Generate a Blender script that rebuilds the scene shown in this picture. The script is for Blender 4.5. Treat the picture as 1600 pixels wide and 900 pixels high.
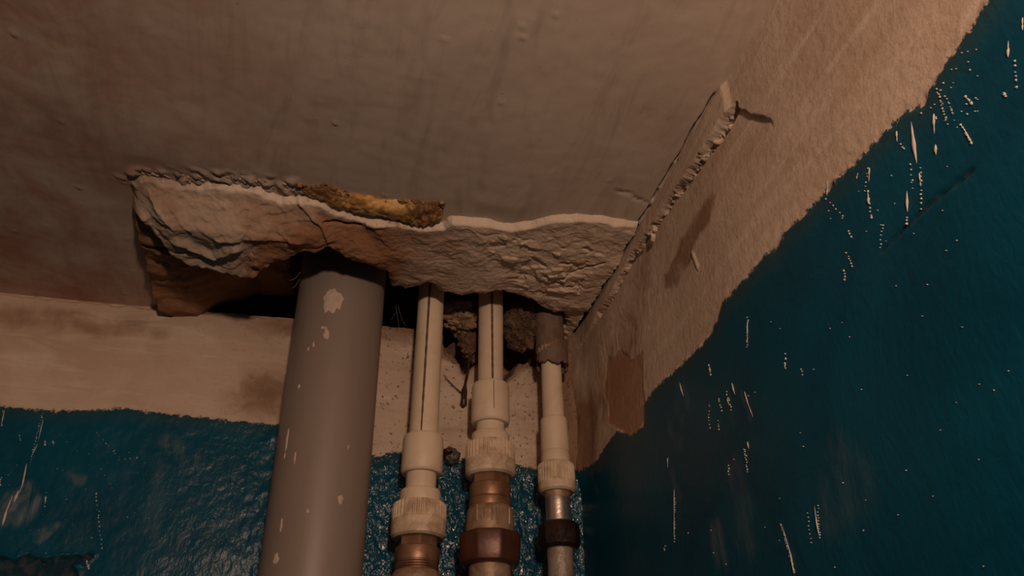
import bpy, bmesh, math, random
import numpy as np
from mathutils import Vector, Matrix

for o in list(bpy.data.objects):
    bpy.data.objects.remove(o, do_unlink=True)
scn = bpy.context.scene
col = scn.collection
random.seed(7)

# ------------------------------------------------------------------ camera
# world: X to the right along the back wall, Y into the back wall, Z up.
# the room corner (ceiling / back wall / right wall) is at (0, 0, 2.5).
CEIL = 2.5
FPX = 1300.0
PITCH, YAW, ROLL = math.radians(31.8), math.radians(12.76), math.radians(-0.91)
CAM = np.array([-0.2882, -0.9247, 1.9887])
_f = np.array([math.sin(YAW)*math.cos(PITCH), math.cos(YAW)*math.cos(PITCH), math.sin(PITCH)])
_r0 = np.array([math.cos(YAW), -math.sin(YAW), 0.0]); _u0 = np.cross(_r0, _f)
_r = _r0*math.cos(ROLL) + _u0*math.sin(ROLL); _u = -_r0*math.sin(ROLL) + _u0*math.cos(ROLL)
cd = bpy.data.cameras.new('camera'); cam = bpy.data.objects.new('camera', cd); col.objects.link(cam)
cd.sensor_width = 36.0; cd.lens = FPX/1600*36.0; cd.clip_start = 0.01; cd.clip_end = 50
m = Matrix.Identity(4)
for i in range(3):
    m[i][0] = _r[i]; m[i][1] = _u[i]; m[i][2] = -_f[i]; m[i][3] = CAM[i]
cam.matrix_world = m
scn.camera = cam

# ------------------------------------------------------------------ light
w = bpy.data.worlds.new('world'); scn.world = w; w.use_nodes = True
w.node_tree.nodes['Background'].inputs[0].default_value = (1.0, 0.8, 0.62, 1)
w.node_tree.nodes['Background'].inputs[1].default_value = 0.02
ld = bpy.data.lights.new('room_bulb', 'POINT'); ld.energy = 10.5; ld.color = (1.0, 0.68, 0.49); ld.shadow_soft_size = 0.03
lo = bpy.data.objects.new('room_bulb', ld); col.objects.link(lo); lo.location = (-0.25, -1.30, 2.22)

scn.view_settings.view_transform = 'Standard'; scn.view_settings.look = 'None'
scn.view_settings.gamma = 1.0; scn.view_settings.use_curve_mapping = False
scn.view_settings.exposure = 0.8

# ------------------------------------------------------------------ survey helper
def ray(x, y):
    return _f + _r*(x-800)/FPX - _u*(y-450)/FPX
def at(x, y, ax, val):
    """point of a real plane (axis = val) that was surveyed at this spot of the photograph"""
    d = ray(x, y); return CAM + d*((val-CAM[ax])/d[ax])
def depth(P):
    return float((np.asarray(P)-CAM) @ _f)
def ceil_pts(px, z=CEIL): return np.array([at(x, y, 2, z)[:2] for x, y in px])
def back_pts(px, Y=0.0): return np.array([[at(x, y, 1, Y)[0], at(x, y, 1, Y)[2]] for x, y in px])
def right_pts(px): return np.array([[at(x, y, 0, 0.0)[1], at(x, y, 0, 0.0)[2]] for x, y in px])

# ------------------------------------------------------------------ noise
def _hash(ix, iy, s):
    n = (ix.astype(np.int64)*374761393 + iy.astype(np.int64)*668265263 + s*97471111) & 0xffffffff
    n = n.astype(np.uint64); n = ((n ^ (n >> np.uint64(13)))*np.uint64(1274126177)) & np.uint64(0xffffffff)
    return ((n ^ (n >> np.uint64(16))) & np.uint64(0xffffff)).astype(np.float64)/float(0x1000000)
def noise(x, y, s=0):
    x0 = np.floor(x); y0 = np.floor(y); fx = x-x0; fy = y-y0
    u = fx*fx*fx*(fx*(fx*6-15)+10); v = fy*fy*fy*(fy*(fy*6-15)+10)
    def g(i, j):
        a = _hash(x0+i, y0+j, s)*2*np.pi
        return np.cos(a)*(fx-i)+np.sin(a)*(fy-j)
    return 1.5*((g(0, 0)*(1-u)+g(1, 0)*u)*(1-v)+(g(0, 1)*(1-u)+g(1, 1)*u)*v)
def fbm(x, y, s=0, o=4, gain=0.5):
    r = 0; a = 1.0
    for k in range(o):
        r = r + a*noise(x*2**k, y*2**k, s+k*13); a *= gain
    return r
def ridge(x, y, s=0, o=3):
    r = 0; a = 1.0
    for k in range(o):
        r = r + a*(1-np.abs(2*noise(x*2**k, y*2**k, s+k*7))); a *= .5
    return r
def cells(x, y, s=0):
    """distance to nearest jittered cell point, and that cell's random value"""
    x0 = np.floor(x); y0 = np.floor(y); best = np.full(np.shape(x), 9.0); val = np.zeros(np.shape(x))
    for i in (-1, 0, 1):
        for j in (-1, 0, 1):
            cx = x0+i; cy = y0+j
            d = np.hypot(cx+_hash(cx, cy, s)-x, cy+_hash(cx, cy, s+5)-y)
            k = d < best; best = np.where(k, d, best); val = np.where(k, _hash(cx, cy, s+9), val)
    return best, val
def facets(x, y, s=0):
    """tilted planes, one per jittered cell: trowel strokes"""
    x0 = np.floor(x); y0 = np.floor(y); best = np.full(np.shape(x), 9.0); val = np.zeros(np.shape(x))
    for i in (-1, 0, 1):
        for j in (-1, 0, 1):
            cx = x0+i; cy = y0+j; dx = x-cx-_hash(cx, cy, s); dy = y-cy-_hash(cx, cy, s+5); d = np.hypot(dx, dy)
            k = d < best; best = np.where(k, d, best)
            val = np.where(k, dx*(2*_hash(cx, cy, s+9)-1)+dy*(2*_hash(cx, cy, s+11)-1), val)
    return val
def terr(n, k, sharp=0.12):
    """terraces with steep steps: flaking, trowelled plaster"""
    t = n*k; b = np.floor(t); f = t-b
    return (b+sm(0.5-sharp, 0.5+sharp, f))/k
def sm(a, b, x):
    t = np.clip((x-a)/(b-a), 0, 1); return t*t*(3-2*t)
def seg_dist(X, Y, pts):
    d = np.full(np.shape(X), 9.0)
    for (ax, ay), (bx, by) in zip(pts[:-1], pts[1:]):
        vx, vy = bx-ax, by-ay; L = vx*vx+vy*vy+1e-12
        t = np.clip(((X-ax)*vx+(Y-ay)*vy)/L, 0, 1)
        d = np.minimum(d, np.hypot(X-ax-t*vx, Y-ay-t*vy))
    return d
def inside(X, Y, pts):
    r = np.zeros(np.shape(X), bool); n = len(pts)
    for i in range(n):
        ax, ay = pts[i]; bx, by = pts[(i+1) % n]
        c = (ay > Y) != (by > Y)
        with np.errstate(divide='ignore', invalid='ignore'):
            xi = (bx-ax)*(Y-ay)/(by-ay+1e-15)+ax
        r ^= c & (X < xi)
    return r
def sdf(X, Y, pts):
    """positive inside"""
    d = seg_dist(X, Y, list(pts)+[pts[0]])
    return np.where(inside(X, Y, pts), d, -d)

# ------------------------------------------------------------------ mesh helpers
def link(name, me, mat=None, parent=None):
    o = bpy.data.objects.new(name, me); col.objects.link(o)
    if mat: me.materials.append(mat)
    if parent: o.parent = parent
    return o
def mesh_np(name, V, Fq, attrs=None, smooth=True):
    V = np.asarray(V, np.float32); Fq = np.asarray(Fq, np.int32)
    me = bpy.data.meshes.new(name)
    me.vertices.add(len(V)); me.vertices.foreach_set('co', V.ravel())
    n, k = Fq.shape
    me.loops.add(n*k); me.loops.foreach_set('vertex_index', Fq.ravel())
    me.polygons.add(n); me.polygons.foreach_set('loop_start', np.arange(n, dtype=np.int32)*k)
    me.polygons.foreach_set('loop_total', np.full(n, k, np.int32))
    me.polygons.foreach_set('use_smooth', np.full(n, smooth, bool))
    for a, v in (attrs or {}).items():
        at_ = me.attributes.new(a, 'FLOAT', 'POINT'); at_.data.foreach_set('value', np.asarray(v, np.float32).ravel())
    me.update(calc_edges=True); me.validate()
    return me
def grid(name, P, keep=None, attrs=None, wrap=False, smooth=True):
    """P[ny,nx,3] -> mesh; keep[ny,nx] marks vertices whose faces stay"""
    ny, nx = P.shape[:2]; idx = np.arange(ny*nx).reshape(ny, nx)
    if wrap: idx = np.concatenate([idx, idx[:, :1]], 1)
    q = np.stack([idx[:-1, :-1], idx[:-1, 1:], idx[1:, 1:], idx[1:, :-1]], -1).reshape(-1, 4)
    if keep is not None:
        kf = keep.ravel()[q].all(1); q = q[kf]
        used = np.unique(q); rm = np.full(ny*nx, -1); rm[used] = np.arange(len(used)); q = rm[q]
        V = P.reshape(-1, 3)[used]; attrs = {a: np.ravel(v)[used] for a, v in (attrs or {}).items()}
    else:
        V = P.reshape(-1, 3)
    return mesh_np(name, V, q, attrs, smooth)
def axis_steps(parts):
    """parts: list of (start, end, step)"""
    out = []
    for a, b, s in parts:
        n = max(1, int(round(abs(b-a)/s))); out += list(np.linspace(a, b, n+1)[:-1])
    out.append(parts[-1][1]); return np.array(out)

def empty(name, loc):
    o = bpy.data.objects.new(name, None); col.objects.link(o); o.location = loc; o.empty_display_size = 0.02
    bpy.context.view_layer.update(); return o
def under(o, parent):
    o.parent = parent; o.matrix_parent_inverse = parent.matrix_world.inverted(); return o
def tag(o, label, cat, group=None):
    o['label'] = label; o['category'] = cat
    if group: o['group'] = group
    return o

# ------------------------------------------------------------------ material helpers
class NT:
    def __init__(s, name):
        s.m = bpy.data.materials.new(name); s.m.use_nodes = True
        s.t = s.m.node_tree; s.t.nodes.clear()
        s.out = s.n('ShaderNodeOutputMaterial'); s.b = s.n('ShaderNodeBsdfPrincipled')
        s.l(s.b.outputs[0], s.out.inputs[0]); s.tc = s.n('ShaderNodeTexCoord')
    def n(s, t): return s.t.nodes.new(t)
    def l(s, a, b): s.t.links.new(a, b)
    def coord(s, scale=(1, 1, 1), rot=(0, 0, 0)):
        mp = s.n('ShaderNodeMapping'); mp.inputs['Scale'].default_value = scale; mp.inputs['Rotation'].default_value = rot
        s.l(s.tc.outputs['Object'], mp.inputs['Vector']); return mp.outputs[0]
    def noise(s, scale, detail=4, rough=.55, dist=0, vec=None):
        k = s.n('ShaderNodeTexNoise'); k.inputs['Scale'].default_value = scale; k.inputs['Detail'].default_value = detail
        k.inputs['Roughness'].default_value = rough; k.inputs['Distortion'].default_value = dist
        s.l(vec if vec is not None else s.tc.outputs['Object'], k.inputs['Vector']); return k.outputs['Fac']
    def attr(s, name):
        k = s.n('ShaderNodeAttribute'); k.attribute_name = name; return k.outputs['Fac']
    def val(s, x, sock):
        if isinstance(x, (int, float)): sock.default_value = x
        elif isinstance(x, (tuple, list)): sock.default_value = tuple(x)+((1,) if len(x) == 3 else ())
        else: s.l(x, sock)
    def math(s, op, a, b=0.0, clamp=False):
        k = s.n('ShaderNodeMath'); k.operation = op; k.use_clamp = clamp; s.val(a, k.inputs[0]); s.val(b, k.inputs[1]); return k.outputs[0]
    def step(s, x, a, b, lo_=0.0, hi=1.0):
        k = s.n('ShaderNodeMapRange'); k.interpolation_type = 'SMOOTHSTEP'; s.val(x, k.inputs[0])
        k.inputs[1].default_value = a; k.inputs[2].default_value = b; k.inputs[3].default_value = lo_; k.inputs[4].default_value = hi
        return k.outputs[0]
    def mix(s, f, a, b):
        k = s.n('ShaderNodeMix'); k.data_type = 'RGBA'; s.val(f, k.inputs[0]); s.val(a, k.inputs[6]); s.val(b, k.inputs[7]); return k.outputs[2]
    def mixf(s, f, a, b):
        k = s.n('ShaderNodeMix'); k.data_type = 'FLOAT'; s.val(f, k.inputs[0]); s.val(a, k.inputs[2]); s.val(b, k.inputs[3]); return k.outputs[0]
    def bump(s, h, strength=.5, dist=.001):
        k = s.n('ShaderNodeBump'); s.val(strength, k.inputs['Strength']); k.inputs['Distance'].default_value = dist
        s.l(h, k.inputs['Height']); s.l(k.outputs[0], s.b.inputs['Normal']); return k
    def set(s, color=None, rough=None, metal=None, spec=None, coat=None):
        if color is not None: s.val(color, s.b.inputs['Base Color'])
        if rough is not None: s.val(rough, s.b.inputs['Roughness'])
        if metal is not None: s.val(metal, s.b.inputs['Metallic'])
        if spec is not None: s.val(spec, s.b.inputs['Specular IOR Level'])
        if coat is not None: s.val(coat, s.b.inputs['Coat Weight'])
        return s.m

CREAM = (.60, .47, .37); CREAM2 = (.49, .365, .275); BROWN = (.22, .115, .06); BLUE = (.002, .078, .135); BLUE2 = (.001, .052, .096)

def mat_ceiling():
    t = NT('ceiling_whitewash')
    big = t.noise(3.2, 5, .6, .6); mid = t.noise(14, 6, .65, .4)
    st = t.noise(9, 6, .6, 1.2, t.coord((3.5, .7, 1), (0, 0, .55)))
    c = t.mix(t.step(big, .35, .7), (.61, .505, .42), (.53, .435, .36))
    c = t.mix(t.step(st, .45, .72, 0, .55), c, (.39, .305, .24))
    c = t.mix(t.step(mid, .55, .75, 0, .45), c, (.62, .53, .45))
    c = t.mix(t.math('MULTIPLY', t.attr('left_tone'), t.step(mid, .25, .7)), c, (.38, .165, .105))
    sp = t.noise(260, 2, .5); c = t.mix(t.step(sp, .74, .8, 0, .6), c, (.16, .1, .07))
    t.bump(t.math('ADD', t.math('MULTIPLY', t.noise(120, 6, .65), .5), st), .22, .0012)
    return t.set(c, .92, spec=.2)
def mat_wall(name, lump_noise=True):
    t = NT(name)
    n1 = t.noise(28, 6, .65, .6); n2 = t.noise(150, 5, .6); n3 = t.noise(7, 5, .6, .8)
    n4 = t.noise(420, 4, .7)
    p = t.math('ADD', t.attr('paint'), t.math('ADD', t.math('ADD', t.math('MULTIPLY', t.math('SUBTRACT', n2, .5), .012), t.math('MULTIPLY', t.math('SUBTRACT', n4, .5), .010)), t.math('MULTIPLY', t.math('SUBTRACT', n1, .5), .008)))
    pf = t.step(p, -.0008, .0018)
    # plaster
    c = t.mix(t.step(n3, .35, .68), CREAM, CREAM2)
    st = t.noise(16, 6, .6, 1.0, t.coord((.45, .28, 2.6)))
    c = t.mix(t.step(st, .5, .68, 0, .75), c, (.66, .54, .44))
    c = t.mix(t.step(st, .46, .28, 0, .35), c, (.40, .27, .19))
    stain_shade = t.math('ADD', t.attr('stain_shade'), t.math('MULTIPLY', t.math('SUBTRACT', n1, .5), 1.1))
    c = t.mix(t.step(stain_shade, .25, 1.0, 0, .85), c, BROWN)
    bare = t.math('ADD', t.attr('bare'), t.math('MULTIPLY', t.math('SUBTRACT', n2, .5), .006))
    bf = t.step(bare, -.0004, .0012)
    c = t.mix(t.math('MULTIPLY', bf, .75), c, t.mix(n1, (.33, .155, .08), (.43, .23, .13)))
    sp = t.noise(210, 3, .6); pits = t.math('MULTIPLY', t.step(sp, .60, .67), t.attr('lumpy'))
    c = t.mix(t.math('MULTIPLY', pits, .8), c, (.10, .05, .025))
    # blue gloss paint
    b = t.mix(t.step(n3, .3, .7), BLUE, BLUE2)
    edge = t.step(p, .004, .022, 1, 0)
    b = t.mix(t.math('MULTIPLY', edge, .5), b, (.03, .06, .065))
    sme = t.math('MULTIPLY', t.attr('smear'), t.step(t.noise(60, 6, .7, .8, t.coord((1, 1, .25))), .35, .75))
    b = t.mix(t.math('MULTIPLY', sme, .75), b, (.30, .30, .27))
    b = t.mix(t.math('MULTIPLY', t.attr('chip'), .6), b, t.mix(t.step(n2, .4, .7), (.006, .009, .010), (.07, .045, .03)))
    colr = t.mix(pf, c, b)
    gl = t.mixf(t.attr('lumpy'), .36, t.mixf(t.step(n1, .3, .7), .10, .20))
    ro = t.mixf(pf, .9, t.mixf(t.attr('chip'), gl, .8))
    orange = t.noise(225, 3, .5, .5, t.coord((1, 1, .6)))
    lump = t.math('MULTIPLY', t.math('ADD', t.attr('lumpy'), .14), t.math('MULTIPLY', orange, 2.0))
    h = t.mixf(pf, t.math('ADD', t.math('MULTIPLY', n2, .6), st), lump)
    t.bump(h, .7, .0020)
    return t.set(colr, ro, spec=t.mixf(t.attr('lumpy'), .14, .62))
def mat_patch():
    t = NT('rough_plaster')
    n1 = t.noise(22, 6, .65, .8); n2 = t.noise(90, 6, .65, .5); st = t.noise(26, 6, .6, 1.4, t.coord((.6, 2.2, 1), (0, 0, .2)))
    c = t.mix(t.step(n1, .35, .65), (.48, .365, .28), (.39, .275, .20))
    c = t.mix(t.step(st, .5, .75, 0, .6), c, (.54, .43, .34))
    s = t.math('ADD', t.attr('stain_shade'), t.math('MULTIPLY', t.math('SUBTRACT', n1, .5), 1.2))
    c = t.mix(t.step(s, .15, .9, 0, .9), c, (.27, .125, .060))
    c = t.mix(t.math('MULTIPLY', t.attr('pale'), t.step(n2, .25, .6, .55, 1)), c, (.74, .59, .46))
    c = t.mix(t.math('MULTIPLY', t.attr('fresh'), t.step(n2, .3, .5)), c, (.66, .54, .43))
    t.bump(t.math('ADD', n2, t.math('MULTIPLY', t.noise(420, 4, .6), .35)), .6, .0016)
    return t.set(c, .9, spec=.25)
def mat_simple(name, c1, c2, rough, scale=40, metal=0, bump=.2, dist=.0006, spec=.5, coat=0, bscale=200, stretch=(1, 1, 1)):
    t = NT(name); n1 = t.noise(scale, 6, .65, .5, t.coord(stretch))
    t.bump(t.noise(bscale, 5, .6), bump, dist)
    return t.set(t.mix(t.step(n1, .35, .7), c1, c2), t.mixf(n1, rough*.8, rough*1.25), metal, spec, coat)

M = dict(
    mortar=mat_simple('old_brown_mortar', (.12, .06, .03), (.07, .035, .018), .95, 60, bump=.9, dist=.003, bscale=120),
    clip=mat_simple('painted_clip', (.03, .06, .075), (.20, .14, .10), .4, 140, bump=.5, dist=.001),
    ceiling=mat_ceiling(), back=mat_wall('back_wall_paint'), patch=mat_patch(),
    cavity=mat_simple('dark_concrete', (.035, .02, .012), (.06, .035, .02), .95, spec=.1),  # near-black colour stands in for the darkness inside the slab hollow
    floor=mat_simple('floor_screed', (.16, .13, .11), (.10, .08, .07), .8),
    grey=mat_simple('grey_sewer_plastic', (.255, .205, .175), (.225, .178, .150), .42, 14, bump=.05, spec=.4, stretch=(1, 1, .12)),
    ppr=mat_simple('cream_polypropylene', (.74, .60, .45), (.64, .50, .365), .45, 22, bump=.1),
    ppr_dirty=mat_simple('grimy_polypropylene', (.70, .56, .41), (.42, .29, .19), .5, 60, bump=.3),
    stripe=mat_simple('dark_marking_ink', (.10, .045, .02), (.17, .09, .05), .6, 120, bump=.05),
    brass=mat_simple('aged_brass', (.32, .185, .115), (.19, .095, .052), .45, 60, .55, .3, .0004),
    brass_pale=mat_simple('limescaled_brass', (.40, .285, .195), (.23, .13, .075), .5, 70, .3, .6, .001),
    rust=mat_simple('brown_oxidised_nut', (.115, .045, .026), (.065, .022, .014), .38, 40, .35, .3, .0006, spec=.6),
    chrome=mat_simple('scuffed_chrome', (.85, .80, .74), (.70, .62, .54), .32, 80, .9, .5, .0006),
    blacknut=mat_simple('black_nut', (.018, .011, .008), (.035, .02, .013), .22, 60, .2, .8, .0012, spec=.7),
    paintpipe=mat_simple('painted_steel_pipe', (.33, .27, .22), (.22, .16, .115), .3, 50, .1, .9, .0016),
    sleeve=mat_simple('mortar_grey_sleeve', (.18, .125, .092), (.125, .078, .052), .6, 60, bump=.5, dist=.001),
    white=mat_simple('whitewash', (.60, .55, .48), (.48, .43, .37), .8, 120, bump=.3, dist=.0004),
    whitefaint=mat_simple('pinkish_whitewash', (.56, .45, .38), (.45, .35, .28), .8, 150, bump=.4, dist=.0005),
    chunk=mat_simple('crumbling_plaster', (.40, .29, .19), (.20, .105, .055), .95, 60, bump=.8, dist=.003, bscale=130),
    fibre=mat_simple('dusty_fibre', (.19, .115, .07), (.10, .055, .03), .95, 160, bump=.9, dist=.003, bscale=300),
    tar=mat_simple('dark_resin', (.035, .014, .007), (.06, .026, .012), .35, 90, bump=.8, dist=.001),
    thread=mat_simple('dusty_thread', (.30, .22, .16), (.22, .15, .1), .9, 90),
)
def mat_foam():
    t = NT('cured_foam')
    n1 = t.noise(60, 5, .6, .6); n2 = t.noise(230, 5, .65)
    c = t.mix(t.step(n1, .35, .62), (.72, .46, .18), (.50, .24, .06))
    s = t.math('ADD', t.attr('crust'), t.math('MULTIPLY', t.math('SUBTRACT', n2, .5), 1.6))
    c = t.mix(t.step(s, .3, .95), c, (.16, .075, .03))
    c = t.mix(t.step(t.math('ADD', t.attr('lip'), t.math('SUBTRACT', n2, .5)), .4, .9), c, (.66, .54, .36))
    t.bump(n2, .8, .002)
    return t.set(c, .6)
M['foam'] = mat_foam()

# ================================================================== the setting
# ---- plaster patch outlines (surveyed on the ceiling plane)
RIM_PX = [(206, 284), (222, 270), (250, 277), (300, 285), (350, 284), (400, 290), (440, 304), (480, 304), (505, 308), (530, 322),
          (565, 333), (610, 339), (650, 346), (690, 347), (705, 336), (760, 341), (800, 349), (828, 346), (850, 338), (900, 333), (950, 338), (985, 344), (1012, 345)]
rim = ceil_pts(RIM_PX)
left = ceil_pts([(206, 284), (208, 310), (216, 345), (228, 380), (232, 410), (240, 445), (256, 472), (275, 487)], 2.497)
patch_poly = np.array([list(p) for p in rim]+[[.004, rim[-1][1]], [.004, .002], [left[-1][0], .002]]+[list(p) for p in left[::-1][:-1]])
ZR = 2.4665
OPEN_PX = [(450, 540), (440, 488), (428, 456), (414, 436), (405, 424), (425, 412), (450, 409), (480, 398), (514, 386), (545, 407), (575, 420),
           (600, 431), (612, 450), (634, 455), (652, 451), (668, 444), (690, 458), (722, 465), (755, 462), (786, 458), (800, 463), (830, 473), (852, 487), (884, 498), (888, 520)]
opn = np.array([at(x, y, 2, np.interp(x, [400, 450, 514, 575, 625, 700, 900], [2.462, 2.468, 2.477, 2.477, 2.486, 2.4915, 2.488]))[:2] for x, y in OPEN_PX])
open_poly = np.array([[opn[0][0], .02]]+[list(p) for p in opn[1:-1]]+[[-.021, -.05], [-.018, .02]])

# ---- ceiling
xs = axis_steps([(-1.6, -.85, .05), (-.85, -.020, .0028), (-.020, 0.028, .0008)]); ys = axis_steps([(-1.8, -.75, .05), (-.75, 0.028, .0028)])
X, Y = np.meshgrid(xs, ys)
Z = .0024*fbm(X*4, Y*4, 3, 2)+.00018*fbm(X*60, Y*60, 9, 3)
Z += .0005*terr(fbm(X*11+.4*Y*11, Y*4, 21, 3), 3, .2)                              # trowel sweeps
jl = ceil_pts([(800, -40), (792, 40), (775, 130), (757, 230), (752, 300)])      # slab joint skimmed over
jx = np.interp(Y, jl[:, 1], jl[:, 0])
Z += -.0016*sm(-.002, .002, X-jx-.002*noise(Y*40, X*0, 4))*np.exp(-np.clip(X-jx, 0, 1)/.05)*sm(-.75, -.6, Y)
sp, sv = cells(X*55, Y*55, 3); Z -= .0012*np.where(sv > .965, sm(.16, .03, sp), 0)  # specks
fk = ceil_pts([(965, 300), (985, 303), (995, 312), (1015, 318)]); Z += .0014*sm(.0024, .0006, seg_dist(X, Y, fk)+.0015*noise(X*200, Y*200, 2))
pin = sdf(X, Y, patch_poly); Z = Z*sm(.002, .03, -pin)
Z -= .0035*sm(.022, .004, seg_dist(X, Y, ceil_pts([(210, 278), (300, 278), (400, 284), (470, 298)])))*sm(.05, .5, fbm(X*95, Y*120, 44, 3))
Z *= sm(0, -.012, X)*sm(0, -.01, Y)
Z += .006*sm(.0018, .0006, np.abs(X+.0035+.0022*noise(Y*35, Y*0, 14)))*sm(-.47, -.44, Y)*sm(-.24, -.26, Y)*sm(-.15, .1, noise(Y*48, Y*0, 15)+.1)
left_tone = .8*sm(-.28, -.62, X+.12*fbm(X*4, Y*4, 8, 3))  # darker, redder tone towards the left
P = np.stack([X, Y, CEIL+Z], -1)
ceiling = link('ceiling', grid('ceiling', P, keep=(pin < .007) & ~((Y > -.012) & (X > -.46)), attrs={'left_tone': left_tone}), M['ceiling']); ceiling['kind'] = 'structure'
# hollow in the slab above the pipes
def box_mesh(name, lo_, hi, skip=()):
    x0, y0, z0 = lo_; x1, y1, z1 = hi
    v = [(x0, y0, z0), (x1, y0, z0), (x1, y1, z0), (x0, y1, z0), (x0, y0, z1), (x1, y0, z1), (x1, y1, z1), (x0, y1, z1)]
    f = {'b': (0, 3, 2, 1), 't': (4, 5, 6, 7), 'f': (0, 1, 5, 4), 'k': (2, 3, 7, 6), 'l': (3, 0, 4, 7), 'r': (1, 2, 6, 5)}
    me = bpy.data.meshes.new(name); me.from_pydata(v, [], [f[k] for k in f if k not in skip]); return me
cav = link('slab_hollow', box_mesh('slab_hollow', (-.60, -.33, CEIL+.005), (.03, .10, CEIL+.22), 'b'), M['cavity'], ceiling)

# ---- back wall  (Y = 0, coordinates X, Z)
xs = axis_steps([(-1.6, -.80, .05), (-.80, 0.0, .0016)]); zs = axis_steps([(0, 2.1, .1), (2.1, CEIL, .0016)])
X, Zz = np.meshgrid(xs, zs)
pb = [(-120, 622), (0, 635), (90, 642), (160, 641), (180, 636), (220, 642), (300, 650), (400, 660), (436, 664), (455, 666), (520, 690), (590, 713), (620, 704), (640, 716),
      (690, 700), (715, 720), (740, 712), (770, 722), (830, 730), (850, 736), (900, 742)]
pbp = back_pts(pb); bpoly = np.array([[-1.7, 2.36]]+[list(p) for p in pbp]+[[.01, pbp[-1][1]], [.01, -.1], [-1.7, -.1]])
paint = sdf(X, Zz, bpoly)
nearp = sm(-.40, -.34, X)*sm(-.004, -.02, X)                                   # bare rough wall behind the pipes
D = .0022*fbm(X*6, Zz*6, 31, 3)+.0006*fbm(X*45, Zz*45, 5, 4)
D += nearp*(.0022*fbm(X*40, Zz*34, 12, 4)+.0014*terr(fbm(X*22, Zz*22, 15, 3), 3))*sm(2.30, 2.33, Zz)
D += .0010*sm(-.0005, .0012, paint+.004*noise(X*90, Zz*90, 6))                 # paint coat thickness
D += .0016*fbm(X*110, Zz*60, 61, 3)*sm(-.42, -.30, X)*sm(0, .01, paint)        # brushed lumps in the gloss paint
# chipped plaster along the top, under the ceiling
D -= .004*sm(.006, .001, (CEIL-Zz)+.003*fbm(X*60, Zz*20, 3, 3))*sm(-.30, -.42, X)
h1 = back_pts([(604, 508), (648, 508), (692, 512), (746, 514), (748, 560), (738, 574), (724, 582), (714, 566), (692, 556), (690, 514)])
h2 = back_pts([(780, 500), (842, 505), (842, 572), (826, 566), (812, 568), (802, 584), (788, 596), (778, 560)])
wob = .004*fbm(X*70, Zz*70, 77, 3)
hol = np.maximum(sdf(X, Zz, h1), sdf(X, Zz, h2))+wob
D -= .055*sm(-.001, .012, hol)
ck = back_pts([(598, 520), (612, 538), (628, 548), (646, 552)]); D -= .005*sm(.0022, .0004, seg_dist(X, Zz, ck)+.001*noise(X*150, Zz*150, 1))
cs = back_pts([(150, 477), (170, 482), (200, 488), (250, 490)])
# rounded plaster fill in the corner
D += .016*sm(-.040, -.004, X+.006*fbm(X*30, Zz*14, 19, 3))*sm(2.26, 2.34, Zz)+.006*sm(-.03, -.004, X)
D += .0008*ridge(X*34, Zz*14, 52, 2)*sm(-.05, -.02, X)*sm(2.29, 2.34, Zz)
chp = back_pts([(-80, 866), (0, 869), (60, 872), (120, 868), (138, 872), (118, 884), (134, 905), (100, 960), (-80, 960)])
chd = sdf(X, Zz, chp)+.009*fbm(X*32, Zz*50, 91, 4)
chip = sm(-.001, .002, chd); D -= .004*chip
D += .0022*sm(.004, .0, np.abs(chd))
Dk = np.where(Zz < 2.09, 0, D)
stain_shade = .9*np.exp(-(((X+.375)/.05)**2+((Zz-2.395)/.045)**2))+.8*np.exp(-((Zz-2.49)/.02)**2)*sm(-.48, -.36, X)
stain_shade += .55*np.exp(-((X+.05)/.09)**2)*sm(2.30, 2.40, Zz)*.8+1.1*sm(-.045, -.012, X+.01*fbm(X*20, Zz*20, 3))*sm(2.28, 2.33, Zz)
stain_shade += .8*sm(-.03, -.004, -np.abs(Zz-2.468+.012*fbm(X*12, X*0, 3)))*sm(-.42, -.55, X)*.8+.45*np.exp(-(((X+.155)/.03)**2+((Zz-2.36)/.03)**2))+.9*sm(-.012, .006, hol)  # stain band and spot; last term paints shade into the wall hollows
lumpy = .25*sm(-.52, -.40, X)+.75*sm(-.34, -.25, X)
sm1 = np.zeros_like(X)
for pts, wd, a in [([(5, 810), (20, 780), (45, 765)], .012, .9), ([(32, 812), (55, 785)], .012, .8), ([(66, 835), (85, 822)], .008, .7), ([(60, 845), (84, 825)], .006, .6), ([(110, 745), (130, 752)], .008, .35),
                   ([(265, 690), (300, 720)], .014, .35), ([(250, 730), (235, 840)], .012, .15)]:
    sm1 = np.maximum(sm1, a*sm(wd, wd*.2, seg_dist(X, Zz, back_pts(pts))+.003*noise(X*60, Zz*60, 8)))
P = np.stack([X, -Dk, Zz], -1)
wall_back = link('wall_back', grid('wall_back', P, attrs={'paint': paint, 'stain_shade': stain_shade, 'lumpy': lumpy, 'smear': sm1, 'chip': chip, 'bare': np.full_like(X, -1)}), M['back'])
wall_back['kind'] = 'structure'
link('wall_core', box_mesh('wall_core', (-.80, .085, 2.2), (.03, .105, CEIL+.21)), M['mortar'], wall_back)

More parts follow.
